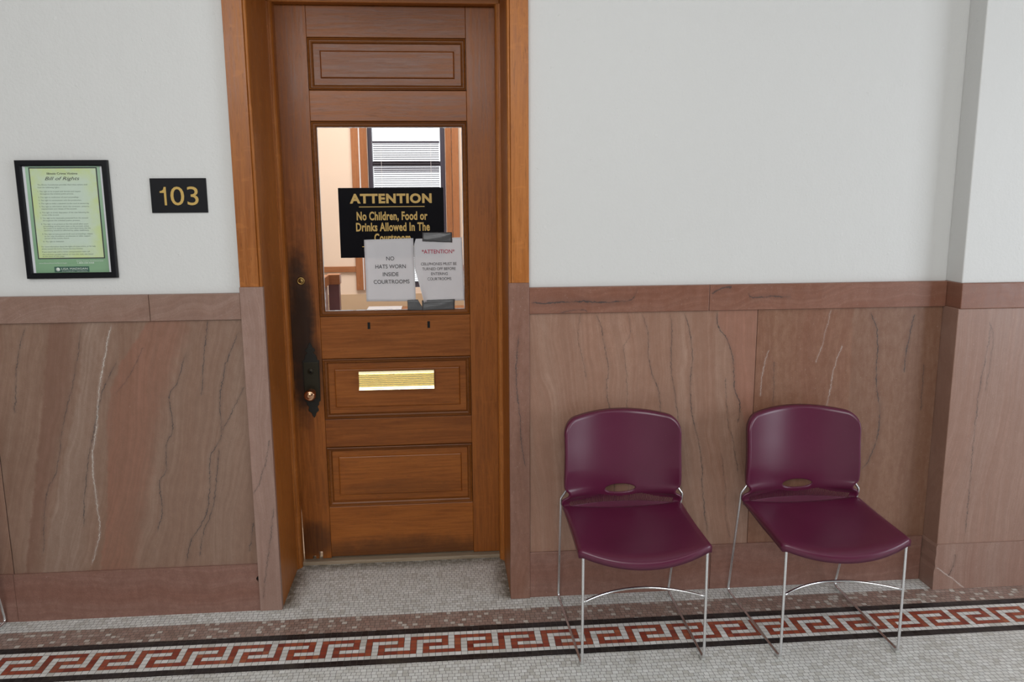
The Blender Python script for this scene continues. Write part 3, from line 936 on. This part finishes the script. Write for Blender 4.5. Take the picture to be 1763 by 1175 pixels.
def tape(pts, label, amp, seed):
    r = random.Random(seed)
    nx, nz = 16, 6
    mb = MB()
    tl, tr, br, bl = pts
    for j in range(nz + 1):
        t_ = j / nz
        for i in range(nx + 1):
            s1 = i / nx
            x = (tl[0] * (1 - s1) + tr[0] * s1) * (1 - t_) + (bl[0] * (1 - s1) + br[0] * s1) * t_
            z = (tl[1] * (1 - s1) + tr[1] * s1) * (1 - t_) + (bl[1] * (1 - s1) + br[1] * s1) * t_
            ridge = math.exp(-((t_ - .75 + .65 * s1 * s1) / .16) ** 2)
            mb.v.append((x, GY - .0108 - amp * ridge - .0004 * r.random(), z + .0008 * r.random()))
    for j in range(nz):
        for i in range(nx):
            a = j * (nx + 1) + i
            mb.f.append((a, a + 1, a + nx + 2, a + nx + 1))
            mb.sm.append(True)
    o = tag(obj('tape_strip', mb, M['tape'], None), label, 'tape', 'dark tape strips on the door glass')
    m = o.modifiers.new('t', 'SOLIDIFY')
    m.thickness = .0004
    return o


tape([(-.2340, 1.5800), (-.0985, 1.5795), (-.0990, 1.5330), (-.2350, 1.5400)], 'wrinkled dark tape strip across the top of the cellphone notice', .0045, 1)
tape([(-.3110, 1.2700), (-.2630, 1.2720), (-.2330, 1.2180), (-.3105, 1.2225)], 'short dark tape piece at the foot of the curled paper edge', .001, 2)
tape([(-.2440, 1.2680), (-.0925, 1.2705), (-.0935, 1.2225), (-.2440, 1.2180)], 'longer dark tape strip under the cellphone notice', .002, 3)

# ------------------------------------------------------------------ framed poster and room number
PX0, PX1, PZ0, PZ1 = -1.757, -1.4175, 1.437, 1.8885
po = thing('framed_poster', ((PX0 + PX1) / 2, .010, PZ0), 'black framed green rights poster hanging on the white wall', 'picture')
fr = MB().frame(PX0, PX1, PZ0, PZ1, [(0, .009), (0, -.008), (.003, -.011), (.018, -.011), (.0215, -.008), (.0215, .009), (0, .009)])
obj('frame', fr, M['black'], po)
ix0, ix1, iz0, iz1 = PX0 + .0215, PX1 - .0215, PZ0 + .0215, PZ1 - .0215
iw, ih = ix1 - ix0, iz1 - iz0
fx = lambda f_: ix0 + f_ * iw
fz = lambda f_: iz1 - f_ * ih
obj('backing_card', MB().box(ix0, ix1, .004, .009, iz0, iz1), M['white_print'], po)
pr = obj('print', MB().box(fx(.035), fx(.962), .0028, .0042, iz0, iz1 - .001), M['poster'], po)
pr['label'] = 'green printed page'
obj('text_border', MB().box(fx(.078), fx(.925), .0022, .0030, fz(.868), fz(.012)), M['ink'], pr)
obj('text_field', MB().box(fx(.092), fx(.911), .0016, .0024, fz(.858), fz(.022)), M['poster_field'], pr)
yy = .0012
t = put_text(MB(), 'Illinois Crime Victims', fx(.30), fx(.68), fz(.078), .0072, yy, bold=.012)
put_text(t, 'Bill of Rights', fx(.27), fx(.70), fz(.130), .0125, yy, shear=.35)
obj('title', t, M['ink'], pr)
t = MB()
body = [
    ('The Illinois Constitution provides that crime victims shall', .17, .79, .178), ('have the following rights:', .17, .44, .203),
    ('1. The right to be treated with fairness and respect', .165, .70, .240), ('throughout the criminal justice process.', .19, .61, .262),
    ('2. The right to notification of court proceedings.', .165, .67, .294),
    ('3. The right to communicate with the prosecution.', .165, .70, .322),
    ('4. The right to make a statement to the court at sentencing.', .165, .79, .352),
    ('5. The right to information about the conviction, sentence,', .165, .79, .380), ('imprisonment and release of the accused.', .19, .63, .402),
    ('6. The right to timely disposition of the case following the', .165, .78, .436), ('arrest of the accused.', .19, .40, .458),
    ('7. The right to be reasonably protected from the accused', .165, .76, .488), ('throughout the criminal justice process.', .19, .66, .510),
    ('8. The right to be present at the trial and all other court', .165, .755, .544), ('proceedings on the same basis as the accused, unless', .19, .76, .564), ('the victim is to testify and the court determines that the', .19, .78, .584), ('testimony would be affected by other testimony.', .19, .76, .604),
    ('9. The right to have present at all court proceedings, subject', .165, .80, .638), ('to the rules of evidence, an advocate or other support', .19, .77, .658), ('person of the victims choice.', .19, .50, .678),
    ('10. The right to restitution.', .165, .43, .708),
    ('For more information about the rights of crime victims, or for help', .14, .82, .756), ('please contact the Crime Victims Services Division.', .14, .66, .777),
    ('If you need help with a victim compensation claim call', .14, .74, .806), ('the toll free number below or visit the web site listed', .14, .78, .830), ('at the foot of this page.', .14, .42, .848)]
for s1, f0, f1, fzv in body:
    put_text(t, s1, fx(f0), fx(f1), fz(fzv), .0048, yy)
obj('body_text', t, M['ink_grey'], pr)
t = put_text(MB(), 'www.IllinoisAttorneyGeneral.gov', fx(.085), fx(.44), fz(.912), .0042, yy)
obj('web_address', t, M['ink_pale'], pr)
t = put_text(MB(), 'Crime Victims Assistance Line', fx(.56), fx(.90), fz(.895), .0042, yy)
put_text(t, '1-800-228-3368', fx(.57), fx(.78), fz(.915), .0052, yy, bold=.01)
obj('help_line', t, M['ink_pale'], pr)
lg = obj('name_plate', MB().box(fx(.27), fx(.71), .0018, .0030, iz0 + .002, fz(.942)), M['poster_dark'], pr)
t = MB().lathe((fx(.315), .0018, fz(.969)), [(.0075, 0), (.0075, .0004)], 20)
put_text(t, 'LISA MADIGAN', fx(.36), fx(.69), fz(.972), .0072, yy)
put_text(t, 'ATTORNEY GENERAL', fx(.36), fx(.69), fz(.990), .0030, yy)
obj('name_print', t, M['ink_pale'], pr)

rn = thing('room_number_sign', (-1.163, .010, 1.686), 'small black plate with gold number 103 beside the door', 'sign')
obj('plate', MB().box(-1.2690, -1.0570, .003, .0099, 1.6865, 1.819), M['plate_black'], rn, .0008)
t = put_text(MB(), '03', -1.1945, -1.0890, 1.7160, .0700, .0024, bold=.0)
one = [(0, .68), (0, .77), (.10, .79), (.19, .85), (.235, 1), (.345, 1), (.345, 0), (.225, 0), (.225, .68)]
t.add([(-1.2340 + a * .070, .0024, 1.7155 + b_ * .0705) for a, b_ in one], [tuple(range(len(one)))])
obj('digits', t, M['gold'], rn)

# ------------------------------------------------------------------ chairs
CG = 'maroon stacking chairs along the corridor wall'
FR = .0054


def shell_grid(nx, ny, fn, keep=None):
    V = [[fn(i / nx * 2 - 1, j / ny) for i in range(nx + 1)] for j in range(ny + 1)]
    return V


def build_chair(loc, label):
    ch = thing('stacking_chair', (0, 0, 0), label, 'chair', CG)
    # origin is under the chair's rear line; x across, -y to the front
    # --- frame rods
    for s in (-1, 1):
        path = fillet([(s * .21, -.40, .445), (s * .226, -.548, .452), (s * .2325, -.560, .440), (s * .2335, -.562, FR + .004), (s * .246, -.020, FR + .004), (s * .256, -.150, .512), (s * .232, -.150, .546), (s * .205, -.128, .585)],
                      [.02, .012, .022, .022, .018, .02], 8)
        obj('sled_frame', MB().tube(path, FR, 14), M['chrome'], ch)
        for gy, gx in ((-.545, .2335), (-.055, .2455)):
            gl = MB().box(s * gx - .009, s * gx + .009, gy - .016, gy + .016, 0, .0085)
            obj('glide', gl, M['rubber'], ch, .003)
    bow = [(x, -.560 + .085 * (1 - (x / .2325) ** 2), .262 + .004 * (1 - (x / .2325) ** 2)) for x in [(-1 + k / 14) * .2325 for k in range(29)]]
    obj('stretcher', MB().tube(bow, .0048, 12), M['chrome'], ch)
    # --- seat
    nx, ny = 44, 44

    def seat(s, t):
        y0 = -.160 + .022 * (1 - s * s)
        y1 = -.560 - .046 * (1 - abs(s) ** 2.2)
        hw = .2465 - .004 * math.sin(math.pi * t)
        tt = min(t, .90) / .90
        k = max(0, t - .90) / .10           # waterfall lip
        y = y0 + (y1 - y0) * (t * .985 + .015 * math.sin(k * math.pi / 2))
        zs = .489 - .014 * tt
        zc = .465 - .027 * math.sin(min(1, tt * 1.25) * math.pi / 2) + .004 * tt
        w = 1 - abs(s) ** 2.0
        lip = (1 - math.cos(k * math.pi / 2))
        z = zs * (1 - w) + zc * w - lip * (.003 + .009 * w)
        if t < .06:
            z -= .006 * (1 - t / .06) ** 2
        x = s * hw
        if abs(s) > .93:                     # soft side roll
            z -= .006 * ((abs(s) - .93) / .07) ** 2
        return (x, y, z)
    V = [[seat(i / nx * 2 - 1, (j / ny)) for i in range(nx + 1)] for j in range(ny + 1)]
    mb = MB()
    for row in V:
        mb.v += row
    for j in range(ny):
        for i in range(nx):
            a = j * (nx + 1) + i
            mb.f.append((a, a + 1, a + nx + 2, a + nx + 1))
            mb.sm.append(True)
    # turned-down rim: sides and front
    loop = [(j, 0) for j in range(ny + 1)] + [(ny, i) for i in range(1, nx + 1)] + [(j, nx) for j in range(ny - 1, -1, -1)]
    prev = [j * (nx + 1) + i for j, i in loop]
    for out, down in ((.0024, .0030), (.0040, .0090), (.0034, .0280)):
        cur = []
        for j, i in loop:
            x, y, z = V[j][i]
            s, t = i / nx * 2 - 1, j / ny
            ex = (1 if i == nx else -1 if i == 0 else 0)
            ey = (1 if j == ny else 0)
            l = math.hypot(ex, ey) or 1
            fd = down * (.45 + .55 * min(1, t * 2))
            mb.v.append((x + out * ex / l, y - out * ey / l, z - fd))
            cur.append(len(mb.v) - 1)
        for k in range(len(loop) - 1):
            mb.f.append((prev[k], prev[k + 1], cur[k + 1], cur[k]))
            mb.sm.append(True)
        prev = cur
    so = obj('seat', mb, M['shell'], ch)
    m = so.modifiers.new('t', 'SOLIDIFY')
    m.thickness, m.offset = .0045, -1
    # --- backrest
    nx = 164
    zr = [.408 + .003 * k for k in range(56)] + [.408 + .003 * 55 + .0068 * k for k in range(1, 41)]
    zmax = zr[-1]
    HW = [(.400, .180), (.425, .200), (.455, .228), (.488, .2490), (.504, .244), (.515, .2255), (.528, .2190), (.540, .2230), (.554, .2355), (.57, .2385), (.62, .2370), (.70, .2350), (.78, .2360), (.90, .2330)]

    def interp(tab, z):
        n_ = len(tab)
        sl = [(tab[min(k + 1, n_ - 1)][1] - tab[max(k - 1, 0)][1]) / (tab[min(k + 1, n_ - 1)][0] - tab[max(k - 1, 0)][0]) for k in range(n_)]
        for k in range(n_ - 1):
            (a, b), (c, d) = tab[k], tab[k + 1]
            if z <= c or k == n_ - 2:
                h = c - a
                u = (z - a) / h
                return (2 * u ** 3 - 3 * u * u + 1) * b + (u ** 3 - 2 * u * u + u) * h * sl[k] + (3 * u * u - 2 * u ** 3) * d + (u ** 3 - u * u) * h * sl[k + 1]
    YC = [(.400, -.078), (.46, -.094), (.50, -.103), (.56, -.111), (.65, -.107), (.76, -.096), (.90, -.083)]

    def ztop(s):
        k = max(0, abs(s) - .82) / .18
        return .8555 - .024 * s * s - .050 * (1 - math.sqrt(max(0, 1 - k * k)))
    zlo, zsp = zr[0], .60

    def back(i, j):
        s = i / nx * 2 - 1
        z = zr[j]
        if z > zsp:
            z = zsp + (z - zsp) / (zmax - zsp) * (ztop(s) - zsp)
        hw = interp(HW, z)
        kk = .040 + .030 * min(1, max(0, (z - .41) / .22)) ** .8
        y = interp(YC, z) - kk * abs(s) ** 2.1
        return [s * hw, y, z]
    G = [[back(i, j) for i in range(nx + 1)] for j in range(len(zr))]
    hx, hz, ra, rb = 0.0, .5315, .0665, .0215
    drop = set()
    near = {}
    for j in range(len(zr) - 1):
        for i in range(nx):
            q = [(j, i), (j, i + 1), (j + 1, i + 1), (j + 1, i)]
            cx = sum(G[a][b][0] for a, b in q) / 4
            cz = sum(G[a][b][2] for a, b in q) / 4
            if ((cx - hx) / ra) ** 2 + ((cz - hz) / rb) ** 2 < 1:
                drop.add((j, i))
            s = cx / .236
            hi = .4960 + .013 * math.exp(-((abs(s) - .38) / .18) ** 2)
            if i % 2 and abs(s) < .93 and .4715 < cz < hi:
                drop.add((j, i))
    # snap the edge of the hand hole to a clean oval
    for j in range(len(zr)):
        for i in range(nx + 1):
            x, y, z = G[j][i]
            e = math.hypot((x - hx) / ra, (z - hz) / rb)
            if .80 < e < 1.17:
                around = [(j - 1, i - 1), (j - 1, i), (j, i - 1), (j, i)]
                dn = [a in drop for a in around]
                if any(dn) and not all(dn):
                    G[j][i][0], G[j][i][2] = hx + (x - hx) / e, hz + (z - hz) / e
    mb = MB()
    for row in G:
        mb.v += [tuple(p) for p in row]
    for j in range(len(zr) - 1):
        for i in range(nx):
            if (j, i) in drop:
                continue
            a = j * (nx + 1) + i
            mb.f.append((a, a + 1, a + nx + 2, a + nx + 1))
            mb.sm.append(True)
    nz = len(zr) - 1
    loop = [(j, 0) for j in range(nz + 1)] + [(nz, i) for i in range(1, nx + 1)] + [(j, nx) for j in range(nz - 1, -1, -1)]
    P2 = [Vector((G[j][i][0], G[j][i][2])) for j, i in loop]
    prev = [j * (nx + 1) + i for j, i in loop]
    for out, bk in ((.0022, .0014), (.0042, .0045), (.0052, .0110), (.0056, .028)):
        cur = []
        for k, (j, i) in enumerate(loop):
            tg = P2[min(k + 2, len(P2) - 1)] - P2[max(k - 2, 0)]
            nr = Vector((-tg.y, tg.x)).normalized()
            x, y, z = G[j][i]
            kb = min(1, max(.15, (z - .50) / .10))
            ob = out * kb * (.30 + .70 * max(0, nr.y))
            mb.v.append((x + nr.x * ob, y + bk * kb, z + nr.y * ob))
            cur.append(len(mb.v) - 1)
        for k in range(len(loop) - 1):
            mb.f.append((prev[k], prev[k + 1], cur[k + 1], cur[k]))
            mb.sm.append(True)
        prev = cur
    bo = obj('backrest', mb, M['shell'], ch)
    m = bo.modifiers.new('t', 'SOLIDIFY')
    m.thickness, m.offset = .0045, 1
    # rolled lip round the lower half of the hand hole
    lip = []
    for k in range(25):
        a = math.pi + math.pi * k / 24
        x, z = hx + ra * math.cos(a), hz + rb * math.sin(a)
        s = x / .23
        kk = .040 + .030 * min(1, max(0, (z - .41) / .22)) ** .8
        lip.append((x, interp(YC, z) - kk * abs(s) ** 2.1 - .0005, z))
    obj('hand_hole_lip', MB().tube(lip, .0036, 10), M['shell'], ch)
    ch.location = loc
    return ch


def copy_thing(o, loc, label):
    c = o.copy()
    COL.objects.link(c)
    c.location = loc
    c['label'] = label
    for k in list(o.children):
        d = k.copy()
        COL.objects.link(d)
        d.parent = c
    return c


chair = build_chair((.577, 0.0, 0), 'maroon plastic stacking chair with chrome legs, the one next to the door')
copy_thing(chair, (1.335, -.020, 0), 'maroon plastic stacking chair with chrome legs, next to the pier')
copy_thing(chair, (-2.238, .006, 0), 'chair cut off at the left edge, only its bent chrome foot showing')

# ------------------------------------------------------------------ courtroom behind the glass
st('floor_courtroom', MB().box(-4, 4, .52, 6, -.06, .010), M['court_floor'], 'courtroom floor behind the door', 'floor')
WX0, WX1, WZ0, FY = -.775, -.105, .93, 4.0
w = MB().box(-4, WX0, FY, FY + .2, .88, TOP).box(WX1, 4, FY, FY + .2, .88, TOP).box(WX0, WX1, FY, FY + .2, .88, WZ0).box(WX0, WX1, FY, FY + .2, 3.1, TOP)
st('wall_courtroom', w, M['cream'], 'cream courtroom wall seen through the door glass', 'wall')
st('wall_courtroom_dado', MB().box(-4, 4, FY - .006, FY + .2, 0, .88), M['tan'], 'tan lower wall of the courtroom', 'wall')
st('wall_courtroom_left', MB().box(-4.2, -4, .50, 6, 0, TOP), M['cream'], 'cream side wall of the courtroom, left', 'wall')
st('wall_courtroom_right', MB().box(4, 4.2, .50, 6, 0, TOP), M['cream'], 'cream side wall of the courtroom, right', 'wall')
st('trim_18', MB().box(-4, -.912, FY - .022, FY, 1.080, 1.130), M['court_wood_h'], 'orange wooden chair rail on the courtroom wall', 'chair rail', .003)
st('trim_19', MB().box(.014, 4, FY - .022, FY, 1.080, 1.130), M['court_wood_h'], 'wooden chair rail right of the courtroom window', 'chair rail', .003)
win = thing('window_1', ((WX0 + WX1) / 2, FY, WZ0), 'courtroom window with wooden casing and dark sashes', 'window', None, 'structure')
for xa, xb in ((-.912, -.850), (-.838, -.778), (-.102, -.050), (-.046, .012)):
    obj('casing', MB().box(xa, xb, FY - .028, FY, .92, 3.2), M['court_wood'], win, .003)
obj('casing_gap', MB().box(-.850, -.838, FY - .020, FY, .92, 3.2), M['white_trim'], win)
for xa, xb in ((WX0, -.738), (-.148, WX1)):
    obj('sash_stile', MB().box(xa, xb, FY + .03, FY + .12, WZ0, 3.1), M['sash'], win)
obj('sash_rail', MB().box(-.738, -.148, FY + .05, FY + .10, 2.000, 2.040), M['sash'], win)
obj('sash_rail', MB().box(-.738, -.148, FY + .05, FY + .10, WZ0, WZ0 + .05), M['sash'], win)
obj('glass', MB().box(-.738, -.148, FY + .075, FY + .079, WZ0, 3.1), M['glass'], win)
bl = thing('window_blind', (-.443, FY + .035, .98), 'half lowered horizontal slat blind in the courtroom window', 'blind')
obj('head_rail', MB().box(-.733, -.153, FY + .022, FY + .046, 2.195, 2.212), M['sash'], bl)
sl = MB()
z = 2.185
while z > 1.0:
    sl.add([(-.728, FY + .023, z + .002), (-.158, FY + .023, z + .002), (-.158, FY + .045, z - .002), (-.728, FY + .045, z - .002), (-.728, FY + .023, z + .0050), (-.158, FY + .023, z + .0050), (-.158, FY + .045, z + .001), (-.728, FY + .045, z + .001)],
           [(0, 1, 2, 3), (4, 7, 6, 5), (0, 4, 5, 1), (2, 6, 7, 3), (1, 5, 6, 2), (0, 3, 7, 4)])
    z -= .0185
for k in range(6):
    zz_ = 1.994 - k * .0085
    sl.box(-.728, -.158, FY + .024, FY + .044, zz_ - .0022, zz_ + .0022)
obj('slats', sl, M['blind'], bl)
cords = MB()
for x in (-.66, -.23):
    cords.box(x - .0012, x + .0012, FY + .020, FY + .022, .99, 2.195)
obj('ladder_cord', cords, M['white_trim'], bl)
pa = thing('wooden_partition', (-.88, 1.5, .01), 'low wooden rail with an end post in the courtroom', 'partition')
obj('panel', MB().box(-.915, -.885, .90, 1.972, .010, 1.186), M['court_pale'], pa)
obj('cap_rail', MB().box(-.930, -.872, .90, 1.972, 1.186, 1.250), M['court_wood_h'], pa, .003)
pp = obj('post', MB().box(-.880, -.812, 1.974, 2.04, .010, 1.186), M['court_dark'], pa)
obj('post_cap', MB().box(-.890, -.806, 1.966, 2.05, 1.186, 1.250), M['court_wood_h'], pp, .003)
tb = thing('wooden_desk', (-.15, 3.45, .01), 'wooden desk under the courtroom window', 'desk')
obj('desk_top', MB().box(-.80, .50, 3.15, 3.85, .755, .785), M['court_wood_h'], tb, .004)
for xx in (-.76, .40):
    for yv in (3.20, 3.74):
        obj('leg', MB().box(xx, xx + .06, yv, yv + .06, .010, .755), M['court_wood'], tb, .004)
tag(obj('paper_stack', MB().box(-.795, -.505, 3.18, 3.80, .785, .795), M['white_print']), 'white sheets lying on the courtroom desk', 'papers')

for o in bpy.data.objects:
    if '_org' in o:
        del o['_org']
